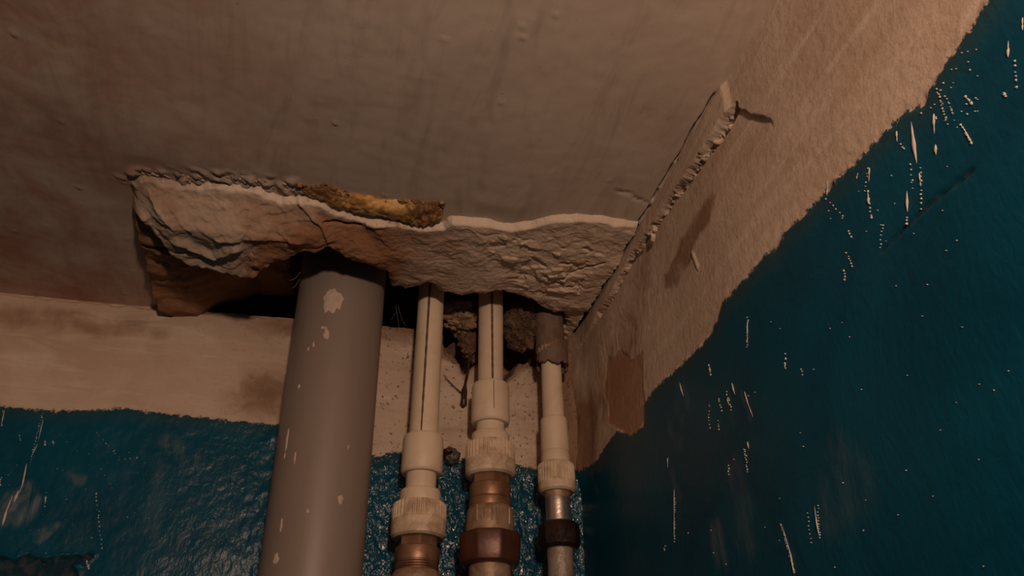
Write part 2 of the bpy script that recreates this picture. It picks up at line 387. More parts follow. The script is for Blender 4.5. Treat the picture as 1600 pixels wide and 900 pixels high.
# ---- right wall (X = 0, coordinates Y, Z)
ys = axis_steps([(-1.8, -.90, .05), (-.90, -.50, .0017), (-.50, -.08, .0012), (-.08, 0.0, .0017)]); zs = axis_steps([(0, 2.02, .1), (2.02, 2.42, .0017), (2.42, CEIL, .0008)]); ysR = ys; zsR = zs
Yy, Zz = np.meshgrid(ys, zs)
pr = [(893, 765), (912, 738), (935, 716), (950, 692), (965, 673), (986, 680), (1007, 667), (1009, 626), (1022, 608), (1060, 572), (1100, 535), (1122, 503), (1132, 470),
      (1150, 455), (1180, 420), (1198, 396), (1215, 386), (1226, 364), (1260, 330), (1300, 286), (1340, 250), (1380, 206), (1415, 170), (1442, 160), (1470, 112), (1500, 66), (1520, 36), (1545, -2), (1580, -60)]
prp = right_pts(pr); rpoly = np.array([[.01, prp[0][1]]]+[list(p) for p in prp]+[[-1.9, 2.33], [-1.9, -.1], [.01, -.1]])
paint = sdf(Yy, Zz, rpoly)
D = .0026*fbm(Yy*4, Zz*4, 131, 2)+.00015*fbm(Yy*50, Zz*50, 15, 3)+.0006*terr(fbm(Yy*5, Zz*20, 25, 2), 2.5, .15)*(paint < 0)
D += .0010*sm(-.0005, .0015, paint+.005*noise(Yy*80, Zz*80, 6))
# cove strip, crack and the broken plaster plate below it
crk = right_pts([(1149, 166), (1130, 198), (1104, 238), (1076, 280), (1050, 312), (1028, 348), (1008, 376), (990, 404), (972, 438), (958, 466), (940, 492)])
cd_ = seg_dist(Yy, Zz, crk)
jag = .0010*fbm(Yy*40, Zz*80, 17, 5, .78)+.0010*noise(Yy*21, Zz*21, 18)
cw = np.interp(Yy, [-.50, -.46, -.36, -.25, -.12, 0], [.0006, .0050, .0036, .0030, .0024, .0012])
crz = np.interp(Yy, crk[::-1][np.argsort(crk[::-1][:, 0])][:, 0], crk[::-1][np.argsort(crk[::-1][:, 0])][:, 1])
inrange = sm(-.478, -.468, Yy)
D += .0030*sm(-.001, .002, Zz-crz+jag)*inrange                                 # strip stands proud
gcl = (CEIL-Zz)+.0022*fbm(Yy*60, Zz*60, 71, 3); D -= .0035*sm(.0030, .0008, gcl)*sm(-.44, -.40, Yy)*sm(-.2, .2, noise(Yy*30, Zz*0, 72)+.15)
D -= sm(cw*1.35, cw*.8, cd_+jag)*(.0075+.0065*fbm(Yy*95, Zz*110, 19, 4, .7))
ld_ = right_pts([(1150, 168), (1172, 178), (1190, 182), (1204, 190)])
led = np.interp(Zz, ld_[::-1, 1], ld_[::-1, 0])
plate = sm(-.0008, .0008, Yy-led+.0012*fbm(Yy*90, Zz*90, 3, 3))*sm(ld_[-1, 1]-.012, ld_[-1, 1]+.02, Zz)*(Zz < crz+.004)
D -= .0034*plate*np.exp(-np.clip(Yy-led, 0, 1)/.10)
bp = right_pts([(944, 600), (950, 558), (968, 552), (985, 556), (1002, 552), (1005, 600), (1008, 664), (986, 679), (966, 672), (950, 662)])
bp2 = right_pts([(1106, 292), (1114, 305), (1108, 345), (1092, 382), (1074, 418), (1052, 452), (1036, 452), (1032, 430), (1050, 396), (1058, 372), (1090, 330)])
bare = sdf(Yy, Zz, bp)+.006*fbm(Yy*32, Zz*32, 83, 4)
D -= .0008*sm(-.0006, .0020, bare)
flk = right_pts([(1000, 420), (1010, 480), (980, 520), (955, 560), (950, 600)])
D += .0009*terr(fbm(Yy*14, Zz*9, 205, 3), 2, .12)*sm(.10, .02, seg_dist(Yy, Zz, flk))*(paint < .003)
D += .010*sm(-.06, 0, Yy)*sm(2.27, 2.33, Zz)*(1+.3*fbm(Yy*30, Zz*18, 207, 3))
D += .0006*ridge(Yy*24, Zz*12, 62, 2)*sm(-.10, -.04, Yy)*sm(2.28, 2.32, Zz)*(paint < .003)
scr = right_pts([(1378, 392), (1410, 360), (1450, 322), (1500, 283), (1530, 260)])
scd = seg_dist(Yy, Zz, scr); D -= .0014*sm(.0016, .0004, scd+.0012*noise(Yy*150, Zz*20, 3))
sc2 = right_pts([(1168, 300), (1182, 285)]); 
D += .0012*sm(.003, .0006, seg_dist(Yy, Zz, right_pts([(1080, 395), (1090, 418)])))
stain_shade = 1.0*sm(.075, .0, seg_dist(Yy, Zz, right_pts([(1000, 440), (985, 520), (965, 580), (930, 640), (915, 700)])))*.62
stain_shade += 1.0*sm(-.10, -.01, Yy)*sm(2.26, 2.31, Zz)*.7
stain_shade += .85*sm(-.008, .010, sdf(Yy, Zz, bp2)+.006*fbm(Yy*30, Zz*30, 87, 3))
smear = np.zeros_like(Yy)
for pts, wd, a in [([(1062, 600), (1075, 630)], .010, .35), ([(1052, 630), (1064, 655)], .010, .35), ([(1048, 670), (1062, 695)], .009, .35), ([(1140, 615), (1152, 650)], .006, .35), ([(1165, 610), (1178, 650)], .006, .35),
                   ([(1120, 830), (1130, 870)], .014, .5), ([(1150, 740), (1165, 800), (1170, 850)], .02, .28), ([(1320, 725), (1340, 770), (1290, 790)], .028, .18), ([(1050, 740), (1062, 780)], .008, .22), ([(925, 740), (935, 770)], .006, .3)]:
    smear = np.maximum(smear, a*sm(wd, wd*.15, seg_dist(Yy, Zz, right_pts(pts))+.004*noise(Yy*50, Zz*50, 8)))
chip = .9*sm(.0014, .0005, scd+.0012*noise(Yy*150, Zz*150, 3))
D = np.where((Zz < 2.0) | (Yy < -.88), 0, D)
P = np.stack([-D, Yy, Zz], -1)
wall_right = link('wall_right', grid('wall_right', P, attrs={'paint': paint, 'stain_shade': stain_shade, 'lumpy': np.zeros_like(Yy), 'smear': smear, 'chip': chip, 'bare': bare}), M['back'])
wall_right['kind'] = 'structure'

# ---- the rest of the small room, out of view
def plain_wall(name, x0, y0, x1, y1, mat):
    n = 40; t = np.linspace(0, 1, 13); zz = np.append(np.linspace(0, 2.3, 12), [2.335, 2.345, 2.42, CEIL]); T, Q = np.meshgrid(t, zz)
    P = np.stack([x0+(x1-x0)*T, y0+(y1-y0)*T, Q], -1)
    z = np.zeros_like(T); o = link(name, grid(name, P, attrs={'paint': 2.34-Q, 'stain_shade': z, 'lumpy': z, 'smear': z, 'chip': z, 'bare': z-1}), mat); o['kind'] = 'structure'; return o
plain_wall('wall_left', -1.6, 0, -1.6, -1.8, M['back'])
plain_wall('wall_front', -1.6, -1.8, 0, -1.8, M['back'])
fl = link('floor', box_mesh('floor', (-1.6, -1.8, -.05), (0, 0, 0)), M['floor']); fl['kind'] = 'structure'

# ================================================================== plaster patch
xs = np.arange(patch_poly[:, 0].min()-.012, .004, .0011); ys = np.arange(patch_poly[:, 1].min()-.012, .002, .0011)
X, Y = np.meshgrid(xs, ys)
edge = .0035*fbm(X*55, Y*55, 303, 4)
s_rim = sdf(X, Y, patch_poly)+edge*.6
# the right end and the back lie against the walls: only the front rim and the left end have an edge
s_edge = np.where(inside(X, Y, patch_poly), 1, -1)*np.minimum(seg_dist(X, Y, rim), seg_dist(X, Y, left))+edge*.6
s_o = -sdf(X, Y, open_poly)+.0045*fbm(X*42, Y*42, 307, 4)+.0015*fbm(X*160, Y*160, 4, 2)   # >0 on plaster
rise = np.interp(X, [-.5, -.44, -.36, -.30, -.2, -.12, -.05, 0], [.006, .006, .008, .009, .0085, .0075, .0075, .005])*(1+.30*fbm(X*26, Y*0, 66, 3))
D = rise*sm(-.0005, .0050, s_edge)
D += np.interp(X, [-.5, -.40, -.33, -.29, -.235, -.2, -.12, 0], [.020, .026, .020, .014, .006, .001, .001, .006])*sm(.003, np.interp(X, [-.25, -.15], [.045, .11]), s_edge)**.9
# ridge of the left lump, then the shaded hollow behind it
rl = ceil_pts([(222, 375), (262, 418), (300, 432), (345, 440), (395, 443), (408, 436)], 2.455)
d_rl = seg_dist(X, Y, rl); ryl = np.interp(X, rl[:, 0], rl[:, 1])
behind = sm(-.004, .020, Y-ryl+.004*fbm(X*50, Y*50, 5, 3))*sm(-.30, -.345, X)
D += (.008*np.exp(-(d_rl/.020)**2))*sm(-.31, -.335, X)
D = D*(1-behind)+behind*(np.interp(X, [-.5, -.465, -.435, -.40], [.014, .008, -.014, -.030])+.005*fbm(X*22, Y*22, 55, 3))
# hollow in the right corner behind the ridge
bc = sm(-.108, -.085, Y+.004*fbm(X*50, Y*50, 6, 3))*sm(-.048, -.036, X); D = D*(1-bc)+bc*.006
# surface: trowel smears, flakes, creases
wx = X+.012*fbm(X*14, Y*14, 401, 3); wy = Y+.012*fbm(X*14, Y*14, 402, 3)
tex = .0036*fbm(wx*12, wy*17, 410, 2)
tex += .0026*terr(fbm(wx*10, wy*16, 420, 3), 2.2, .05)
tex += facets(wx*24+.3*wy*24, wy*34, 71)*.0017+facets(wx*60, wy*85, 73)*.0005
tex *= np.interp(X, [-.45, -.3, -.2, -.1], [1.0, .8, .30, .22])
tex += .0012*terr(fbm(wx*26, wy*38, 425, 3), 2.5, .08)
tex -= .0012*np.clip(ridge(wx*9, wy*15, 430, 2)-1.28, 0, 1)*2.0
tex += .00035*fbm(X*150, Y*150, 440, 3)
ct = ceil_pts([(800, 410), (850, 440), (900, 420), (870, 470), (830, 450)], 2.475)
tex += .0040*terr(fbm(X*34, Y*44, 450, 3), 1.5, .04)*sm(.035, .008, seg_dist(X, Y, ct))
D += tex*sm(.000, .014, s_edge)*sm(-.0, .004, s_o)*(1-.5*behind)
# individual scars
def groove(pts, dep, wd, z=2.478):
    global D
    D -= dep*sm(wd, wd*.2, seg_dist(X, Y, ceil_pts(pts, z))+.0012*noise(X*160, Y*160, 5))
def lip(pts, hgt, wd, z=2.478):
    global D
    p = ceil_pts(pts, z); d = seg_dist(X, Y, p); yy = np.interp(X, p[:, 0], p[:, 1])
    D += hgt*sm(wd, 0, d)*sm(.0015, -.0015, Y-yy)
lip([(285, 370), (310, 382), (340, 388), (370, 374)], .006, .012)
lip([(345, 360), (400, 362), (470, 374)], .003, .008)
lip([(222, 345), (250, 385), (276, 408)], .006, .012)
lip([(250, 405), (300, 415), (360, 425), (400, 425)], .005, .012)
lip([(440, 320), (500, 360), (512, 378)], .003, .008)
lip([(660, 360), (640, 366), (600, 366), (570, 370)], .003, .008)
groove([(225, 392), (255, 398)], .010, .004); groove([(418, 325), (436, 334)], .004, .0025); groove([(505, 358), (560, 370)], .004, .003)
groove([(850, 445), (880, 450), (920, 432), (945, 425)], .004, .002); groove([(905, 470), (912, 450)], .003, .002)
# roll-over at the opening and up into the hole
roll = sm(.012, -.001, s_o)
D = D-.004*roll**2
D = np.where(s_o < 0, D-np.clip(-s_o, 0, 1)*9.0, D)
# small gap towards the right wall
xg = -.005-.0025*fbm(Y*40, Y*0, 9, 3)-.004*sm(-.22, -.10, Y)
Zp = CEIL-D
stain_shade = .18*sm(-.25, -.32, X)+1.0*np.exp(-(((X+.28)/.10)**2+((Y+.195)/.05)**2))+1.0*behind+.5*sm(.04, .0, s_o)+.8*bc  # brown stains, plus shade painted into the hollows behind the ridges
stain_shade += .35*np.exp(-(((X+.20)/.08)**2+((Y+.21)/.03)**2))-.45*sm(-.22, -.10, X)
pale = sm(-.26, -.15, X+.03*fbm(X*18, Y*18, 35, 3))*.85
fresh = sm(.010, .003, s_edge)*sm(-.46, -.43, X)
keep = (s_edge > -.004) & (s_o > -.014) & (X < xg) & ((s_rim > -.006))
Zp = np.where(s_edge < .0, CEIL+.0015, Zp)
patch = link('plaster_patch', grid('plaster_patch', np.stack([X, Y, Zp], -1), keep=keep, attrs={'stain_shade': stain_shade, 'fresh': fresh, 'pale': pale}), M['patch'])
tag(patch, 'rough lumpy beige plaster patch on the ceiling around the pipe opening', 'plaster')

# ================================================================== cured foam along the rim
def foam_tube(name, px, radii, z, seed, parent=None, mat=None, flat=.75, crust=None):
    pts = ceil_pts(px, z); n = 150; k = 40
    L = np.concatenate([[0], np.cumsum(np.hypot(*np.diff(pts, axis=0).T))]); t = np.linspace(0, L[-1], n)
    cx = np.interp(t, L, pts[:, 0]); cy = np.interp(t, L, pts[:, 1]); r = np.interp(t, L, radii)
    endr = np.sqrt(np.clip(1-np.clip((.012-t)/.012, 0, 1)**2, 0, 1))*np.sqrt(np.clip(1-np.clip((t-(L[-1]-.012))/.012, 0, 1)**2, 0, 1))
    th = np.linspace(0, 2*np.pi, k, endpoint=False); T, TH = np.meshgrid(t, th, indexing='ij')
    tx = np.gradient(cx); ty = np.gradient(cy); q = np.hypot(tx, ty); nx, ny = -ty/q, tx/q
    a = fbm(T*70, np.cos(TH)*1.3+5, seed, 3)+.6*fbm(T*70, np.sin(TH)*1.3+9, seed+3, 3)
    cell, cv = cells(T*190, TH*1.6, seed)
    lump = 1+.22*a+.30*np.clip(.55-cell, 0, 1)*np.interp(T, t, np.interp(t, L, crust if crust is not None else [0]*len(px)))*2
    R_ = (r*endr)[:, None]*lump
    Xx = cx[:, None]+nx[:, None]*np.cos(TH)*R_; Yx = cy[:, None]+ny[:, None]*np.cos(TH)*R_; Zx = z-np.sin(TH)*R_*flat
    cr = np.interp(T, t, np.interp(t, L, crust if crust is not None else [0]*len(px)))*sm(.7, -.6, np.cos(TH)*np.sign(-ny[:, None])*-1)
    me = grid(name, np.stack([Xx, Yx, Zx], -1), attrs={'crust': cr, 'lip': np.zeros_like(cr)}, wrap=True)
    return link(name, me, mat or M['foam'], parent)
foam = foam_tube('expanding_foam', [(470, 295), (505, 301), (540, 314), (580, 321), (620, 327), (655, 330), (692, 334)], [.005, .010, .012, .013, .013, .018, .013], CEIL-.001, 11, crust=[1, 1, .6, .15, .2, 1, .8], flat=.5)
tag(foam, 'yellow-brown cured foam bead squeezed out along the plaster rim', 'foam')

def blob(name, c, r, seed, rough=.3, mat=None, n=40, k=56, sq=(1, 1, 1), cellk=0):
    """closed irregular lump"""
    ph = np.linspace(0, np.pi, n); th = np.linspace(0, 2*np.pi, k, endpoint=False); PH, TH = np.meshgrid(ph, th, indexing='ij')
    x, y, z = np.sin(PH)*np.cos(TH), np.sin(PH)*np.sin(TH), np.cos(PH)
    d = 1+rough*(fbm(x*1.7+y*.6+seed, z*1.7-y*.8, seed, 4)+.7*fbm(y*2.1+seed, x*1.1+z*1.9, seed+40, 4))
    if cellk: d = d+cellk*terr(fbm(x*3+seed, z*3+y*2, seed+9, 3), 3, .08)
    P = np.stack([c[0]+r[0]*x*d, c[1]+r[1]*y*d, c[2]+r[2]*z*d], -1)
    return link(name, grid(name, P, wrap=True), mat)
# crumbs of crust that lie along the foam (too many and too small to pick apart)
def crumbs(name, line, count, spread, size, z, seed, mat, parent):
    rng = np.random.RandomState(seed); V = []; Fc = []
    base = [(1, 0, 0), (-1, 0, 0), (0, 1, 0), (0, -1, 0), (0, 0, 1), (0, 0, -1)]
    bm = bmesh.new(); bmesh.ops.create_icosphere(bm, subdivisions=2, radius=1); bv = np.array([v.co for v in bm.verts]); bf = np.array([[v.index for v in f.verts] for f in bm.faces]); bm.free()
    L = np.concatenate([[0], np.cumsum(np.hypot(*np.diff(line, axis=0).T))])
    for i in range(count):
        t = rng.rand()*L[-1]; c = np.array([np.interp(t, L, line[:, 0]), np.interp(t, L, line[:, 1]), z])
        c[:2] += rng.randn(2)*spread; s = size*(.5+rng.rand()); a = rng.rand()*6.28
        v = bv*(s*(1+.35*rng.randn(len(bv), 1)*.5))*np.array([1.5, .9, .8]); ca, sa = math.cos(a*.2), math.sin(a*.2)
        v = np.stack([v[:, 0]*ca-v[:, 1]*sa, v[:, 0]*sa+v[:, 1]*ca, v[:, 2]], 1)
        Fc.append(bf+len(bv)*i); V.append(v+c)
    V = np.concatenate(V); z0 = np.full(len(V), .75)
    o = link(name, mesh_np(name, V, np.concatenate(Fc), {'crust': z0, 'lip': z0*0}), mat, parent); o['kind'] = 'stuff'; return o
crumbs('crust_crumbs', ceil_pts([(482, 294), (520, 300), (560, 310), (605, 320), (650, 318), (688, 322)]), 150, .0040, .0019, CEIL-.002, 5, M['foam'], foam)
crumbs('plaster_crumbs', ceil_pts([(212, 276), (260, 276), (330, 279), (400, 284), (445, 294), (480, 298)]), 60, .0040, .0015, CEIL-.0002, 6, M['patch'], patch)

# ================================================================== pipes
class Axis:
    """near-vertical pipe axis through two surveyed points at distance Yp from the back wall"""
    def __init__(s, top, bot, Yp):
        s.t, s.b, s.Yp = top, bot, Yp; s.P0 = at(*top, 1, Yp); s.P1 = at(*bot, 1, Yp)
    def z(s, y):
        x = s.t[0]+(s.b[0]-s.t[0])*(y-s.t[1])/(s.b[1]-s.t[1]); return at(x, y, 1, s.Yp)[2]
    def c(s, z):
        k = (z-s.P1[2])/(s.P0[2]-s.P1[2]); k = min(1.4, max(-.6, k)); p = s.P1+(s.P0-s.P1)*k; return p[0], s.Yp
    def r(s, y, wpx):
        z = s.z(y); c = s.c(z); return .5*wpx*depth((c[0], c[1], z))/FPX
def lathe(name, ax, prof, mat, parent, seg=56, rf=None, a0=0, a1=2*math.pi, caps=True, absz=False, flat=False):
    """prof: (photo y, photo width) or, with absz, (z, r)"""
    pr = prof if absz else [(ax.z(y), ax.r(y, wd)) for y, wd in prof]
    full = abs(a1-a0-2*math.pi) < 1e-6
    th = np.linspace(a0, a1, seg, endpoint=not full)
    P = np.zeros((len(pr), seg, 3))
    for i, (z, r) in enumerate(pr):
        cx, cy = ax.c(z); rr = np.full(seg, r) if rf is None else rf(th, i, r)
        P[i, :, 0] = cx+rr*np.cos(th); P[i, :, 1] = cy+rr*np.sin(th); P[i, :, 2] = z
    me = grid(name, P, wrap=full, smooth=True)
    if caps and full:
        bm = bmesh.new(); bm.from_mesh(me); bm.verts.ensure_lookup_table()
        n = len(pr); bm.faces.new([bm.verts[j] for j in range(seg)]); bm.faces.new([bm.verts[(n-1)*seg+j] for j in range(seg)])
        bmesh.ops.recalc_face_normals(bm, faces=bm.faces); bm.to_mesh(me); bm.free()
    if hasattr(me, 'set_sharp_from_angle'): me.set_sharp_from_angle(angle=math.radians(32))
    o = link(name, me, mat); return under(o, parent)
def ring(ax, y0, y1, w0, w1=None, ch=2.2):
    """profile of a turned ring with chamfered edges"""
    w1 = w1 or w0; return [(y0, w0-2*ch), (y0+ch*.8, w0-.6*ch), (y0+ch*1.8, w0), (y1-ch*1.8, w1), (y1-ch*.8, w1-.5*ch), (y1, w1-2.2*ch)]
def teeth(n, dep, rows, ph=0):
    def f(th, i, r):
        return r-(dep*(0.5+0.5*np.tanh(3*np.cos(n*(th+ph))))*rows[i])
    return f
def ngon(n, rnd=.35, ph=0):
    def f(th, i, r):
        a = (th+ph) % (2*np.pi/n)-np.pi/n; k = math.cos(math.pi/n)/np.cos(a); return r*((1-rnd)*k/ math.cos(math.pi/n)*.95+rnd)
    return f
def facing(ax, z):
    cx, cy = ax.c(z); return math.atan2(CAM[1]-cy, CAM[0]-cx)
def stripe(name, ax, y0, y1, off0, off1, half, r_off, mat, parent, wpx0, wpx1):
    n = 40; P = np.zeros((n, 5, 3))
    for i in range(n):
        t = i/(n-1); y = y0+(y1-y0)*t; z = ax.z(y); wd = wpx0+(wpx1-wpx0)*t; r = ax.r(y, wd)+r_off; cx, cy = ax.c(z)
        o = (off0+(off1-off0)*t)/(wd/2); h = half*(1+.10*math.sin(i*1.7)+.12*math.sin(i*4.1))/(wd/2)
        for j in range(5):
            s = max(-1, min(1, o+h*(j-2)/2)); a = facing(ax, z)+math.asin(s)
            rr = r if 0 < j < 4 else r-r_off*1.2
            P[i, j] = (cx+rr*math.cos(a), cy+rr*math.sin(a), z)
    return under(link(name, grid(name, P), mat), parent)

def decal(name, ax, wpx, cx_px, cy_px, a_px, b_px, seed, mat, parent, rag=.35, tail=0):
    """thin raised splash of paint that lies on the round pipe wall"""
    rng = random.Random(seed); n = 40; V = []; rr_ = []
    zc = ax.z(cy_px); R0 = .0490; sc = depth((*ax.c(zc), zc))/FPX
    xaxis = ax.t[0]+(ax.b[0]-ax.t[0])*(cy_px-ax.t[1])/(ax.b[1]-ax.t[1])
    ph = [rng.random()*6.28 for _ in range(6)]
    def pt(u, v, lift):
        z = zc-v*sc/math.cos(PITCH); c = ax.c(z); s = max(-.98, min(.98, (cx_px-xaxis+u)/(wpx/2)))
        a = facing(ax, z)+math.asin(s); r = R0+lift; return (c[0]+r*math.cos(a), c[1]+r*math.sin(a), z)
    V.append(pt(0, 0, .0007)); F = []
    for k, (f, lift) in enumerate([(.55, .0007), (.86, .0005), (1.0, -.0002)]):
        for i in range(n):
            t = i/n*2*math.pi; g = 1+rag*(.5*math.sin(3*t+ph[0])+.4*math.sin(5*t+ph[1])+.35*math.sin(9*t+ph[2])+.25*math.sin(14*t+ph[3]))
            v = b_px*math.sin(t)*g*f
            if math.sin(t) > 0: v *= 1+tail*(.5+.5*math.sin(7*t+ph[4]))
            V.append(pt(a_px*math.cos(t)*g*f, v, lift))
    for i in range(n):
        j = (i+1) % n; F.append((0, 1+i, 1+j))
        for k in range(2): F.append((1+k*n+i, 1+k*n+j, 1+(k+1)*n+j, 1+(k+1)*n+i)[::1])
    me = bpy.data.meshes.new(name); me.from_pydata(V, [], F)
    bm = bmesh.new(); bm.from_mesh(me); bmesh.ops.recalc_face_normals(bm, faces=bm.faces)
    for f in bm.faces: f.smooth = True
    bm.to_mesh(me); bm.free()
    return under(link(name, me, mat), parent)

# ---- grey sewer stack
AX0 = Axis((534.5, 455), (486.5, 890), -.078)
sewer = empty('sewer_pipe', (AX0.c(2.3)[0], AX0.Yp, 0)); tag(sewer, 'thick grey plastic sewer pipe rising into the ceiling hole', 'pipe')
r0 = .0490
body = lathe('pipe_wall', AX0, [(0.0, r0), (2.15, r0), (2.3, r0), (2.45, r0), (2.68, r0)], M['grey'], sewer, 96, absz=True)
W0 = 150
decal('whitewash_splash', AX0, 136, 517, 503, 15, 16, 3, M['whitefaint'], body, .16, .45)
for i, (x, y, a, b) in enumerate([(506, 556, 5, 7), (500, 545, 3, 2), (486, 570, 2, 4), (478, 575, 1.6, 3), (449, 708, 1.6, 16), (465, 630, 1.5, 3), (461, 740, 1.2, 8), (446, 733, 1, 4), (443, 840, 1.5, 9),
                                 (527, 800, 4, 6), (505, 548, 2, 5), (480, 822, 2, 3), (436, 890, 4, 7), (540, 720, 1.2, 3)]):
    decal('paint_drip', AX0, W0, x, y, a, b, 20+i, M['whitefaint'], body, .25)

# ---- cream pipe with ribbed collar, nearest the grey stack
AX1 = Axis((673.7, 465), (652, 860), -.06)
p1 = empty('water_pipe', (AX1.c(2.3)[0], AX1.Yp, 0)); tag(p1, 'cream plastic water pipe next to the thick grey pipe, with dark stripe and brass fitting', 'pipe', 'cream water pipes beside the grey pipe')
tube_p1 = lathe('tube', AX1, [(AX1.z(760), .0163), (2.40, .0158), (2.50, .0156), (2.68, .0156)], M['ppr'], p1, 48, absz=True)
stripe('marking_stripe', AX1, 430, 682, -2.6, -4.0, 1.7, .00025, M['stripe'], tube_p1, 40, 45.2)
lathe('coupling', AX1, ring(AX1, 683, 742, 63, 65, 2.6), M['ppr'], p1)
lathe('neck', AX1, [(738, 46), (752, 47), (771, 47)], M['ppr'], p1, caps=False)
col1 = lathe('collar_neck', AX1, ring(AX1, 768, 796, 64, 65, 1.8), M['ppr'], p1)
rows = [.0, .6, 1, 1, 1, 0, 0, 0, 0]
lathe('ribbed_collar', AX1, [(787, 66), (789, 80), (792, 84), (803, 85), (814, 85.5), (816, 86), (834, 86), (840, 84.5), (843, 76)], M['ppr_dirty'], p1, 360, teeth(38, .0016, rows))
lathe('hex_insert', AX1, [(840, 54), (842, 58), (860, 59), (862, 56)], M['brass'], p1, 90, ngon(6, .05, .5))
lathe('brass_ring', AX1, ring(AX1, 857, 881, 70, 71, 1.6), M['brass'], p1)
th_prof = []
for k in range(4): th_prof += [(879+k*4, 66), (880.2+k*4, 69), (881.6+k*4, 69), (883+k*4, 65.5)]
lathe('thread', AX1, th_prof, M['brass'], p1)
lathe('valve_body', AX1, [(892, 62), (894, 68), (899, 75), (906, 79), (916, 81), (945, 81), (950, 74)], M['brass_pale'], p1)
lathe('lower_tube', AX1, [(0.0, .0163), (AX1.z(945), .0163)], M['paintpipe'], p1, 40, absz=True)

# ---- middle cream pipe with the big brown nut
AX2 = Axis((767, 475), (765.5, 860), -.06)
p2 = empty('water_pipe', (AX2.c(2.3)[0], AX2.Yp, 0)); tag(p2, 'middle cream plastic water pipe, screwed into a big dark brown nut', 'pipe', 'cream water pipes beside the grey pipe')
tube_p2 = lathe('tube', AX2, [(AX2.z(680), AX2.r(680, 42)), (AX2.z(598), AX2.r(598, 39.6)), (AX2.z(478), AX2.r(478, 38.2)), (2.68, AX2.r(478, 38.2))], M['ppr'], p2, 48, absz=True)
stripe('marking_stripe', AX2, 440, 601, 1.2, 3.2, 1.7, .00025, M['stripe'], tube_p2, 38, 39.8)
coup2 = lathe('coupling', AX2, ring(AX2, 602, 664, 58, 60.5, 2.6), M['ppr'], p2)
stripe('mould_line', AX2, 607, 650, 5.0, 5.6, .5, .00015, M['stripe'], coup2, 60, 60.5)
lathe('neck', AX2, [(658, 44), (682, 44.5)], M['ppr'], p2, caps=False)
lathe('collar_neck', AX2, ring(AX2, 679, 702, 59, 60.5, 1.8), M['ppr'], p2)
lathe('ribbed_collar', AX2, [(694, 62), (696, 73), (699, 77), (709, 77.5), (721, 78), (723, 78.5), (738, 78.5), (744, 77), (747, 69)], M['ppr_dirty'], p2, 360, teeth(36, .0016, rows))
lathe('hex_insert', AX2, [(744, 52), (746, 57), (762, 58), (764, 54)], M['brass'], p2, 90, ngon(6, .05, .55))
lathe('brass_ring', AX2, ring(AX2, 759, 782, 64, 65, 1.6), M['brass'], p2)
lathe('groove_ring', AX2, [(780, 58), (783, 65), (789, 66.5), (795, 65), (798, 60)], M['brass'], p2)
union2 = lathe('union_body', AX2, [(793, 60), (795, 66), (800, 72), (808, 74.5), (830, 76), (840, 76), (842, 70)], M['brass_pale'], p2, 72)
for k, (y0, y1, off, hf) in enumerate([(798, 822, -20, 1.6), (800, 818, -9, .9), (799, 823, 3, 1.1), (800, 822, 11, 1.4), (800, 826, 30, 1.2)]):
    stripe('raised_mark', AX2, y0, y1, off, off, hf, .0012, M['brass_pale'], union2, 75, 75.5)
lathe('nut', AX2, [(836, 88), (838, 97), (842, 99.5), (860, 98.5), (874, 96.5), (882, 92), (886, 82)], M['rust'], p2, 96, ngon(8, .35, .62))
lathe('lower_tube', AX2, [(0.0, .0215), (AX2.z(930), .0215), (AX2.z(882), .0218)], M['brass_pale'], p2, 56, absz=True)

# ---- right-hand pipe with the sleeve and the chromed fitting
AX3 = Axis((860.5, 560), (876, 880), -.06)
p3 = empty('water_pipe', (AX3.c(2.3)[0], AX3.Yp, 0)); tag(p3, 'thin cream water pipe nearest the blue right wall, with grey sleeve and black nut', 'pipe', 'cream water pipes beside the grey pipe')
lathe('tube', AX3, [(AX3.z(712), AX3.r(712, 35)), (AX3.z(650), AX3.r(650, 34)), (AX3.z(560), AX3.r(560, 31)), (2.62, AX3.r(560, 31))], M['ppr'], p3, 44, absz=True)
lathe('coupling', AX3, ring(AX3, 655, 709, 42, 45, 1.8), M['ppr'], p3)
lathe('collar_neck', AX3, [(708, 39), (709, 43), (712, 45), (724, 46), (731, 46)], M['ppr'], p3)
lathe('ribbed_collar', AX3, [(725, 47), (727, 54), (730, 57.5), (741, 58), (754, 58.5), (756, 59), (764, 59), (768, 57.5), (771, 51)], M['ppr_dirty'], p3, 320, teeth(34, .0012, rows))
lathe('threaded_end', AX3, [(767, 42), (776, 41), (780, 38)], M['brass_pale'], p3)
lathe('chrome_body', AX3, [(776, 36), (781, 38.5), (790, 39), (806, 38.5), (816, 40), (823, 41)], M['chrome'], p3)
lathe('nut', AX3, [(818, 54), (821, 62), (826, 64), (845, 64), (854, 62), (859, 52)], M['blacknut'], p3, 96, ngon(8, .2, .2))
lathe('lower_tube', AX3, [(0.0, .0138), (AX3.z(920), .0138), (AX3.z(852), .0140)], M['paintpipe'], p3, 48, absz=True)
def sheet(name, ax, zt, zb, rf, a0, a1, mat, parent, n=80, k=14, th_=.0016):
    a = np.linspace(a0, a1, n); P = np.zeros((k*2, n, 3))
    for j in range(n):
        t0, b0 = zt(a[j]), zb(a[j])
        for i in range(k*2):
            inn = i >= k; u = (i/(k-1)) if not inn else ((2*k-1-i)/(k-1)); z = t0+(b0-t0)*u
            cx, cy = ax.c(z); r = rf(a[j], z)-(th_ if inn else 0)
            P[i, j] = (cx+r*math.cos(a[j]), cy+r*math.sin(a[j]), z)
    P = np.concatenate([P, P[:1]], 0)
    return under(link(name, grid(name, P), mat), parent)
FA = facing(AX3, 2.45)
def wav(a, s): return math.sin(a*3+s)*.5+math.sin(a*7+s*2)*.3+math.sin(a*13+s)*.2
zA, zB = AX3.z(490), AX3.z(568)
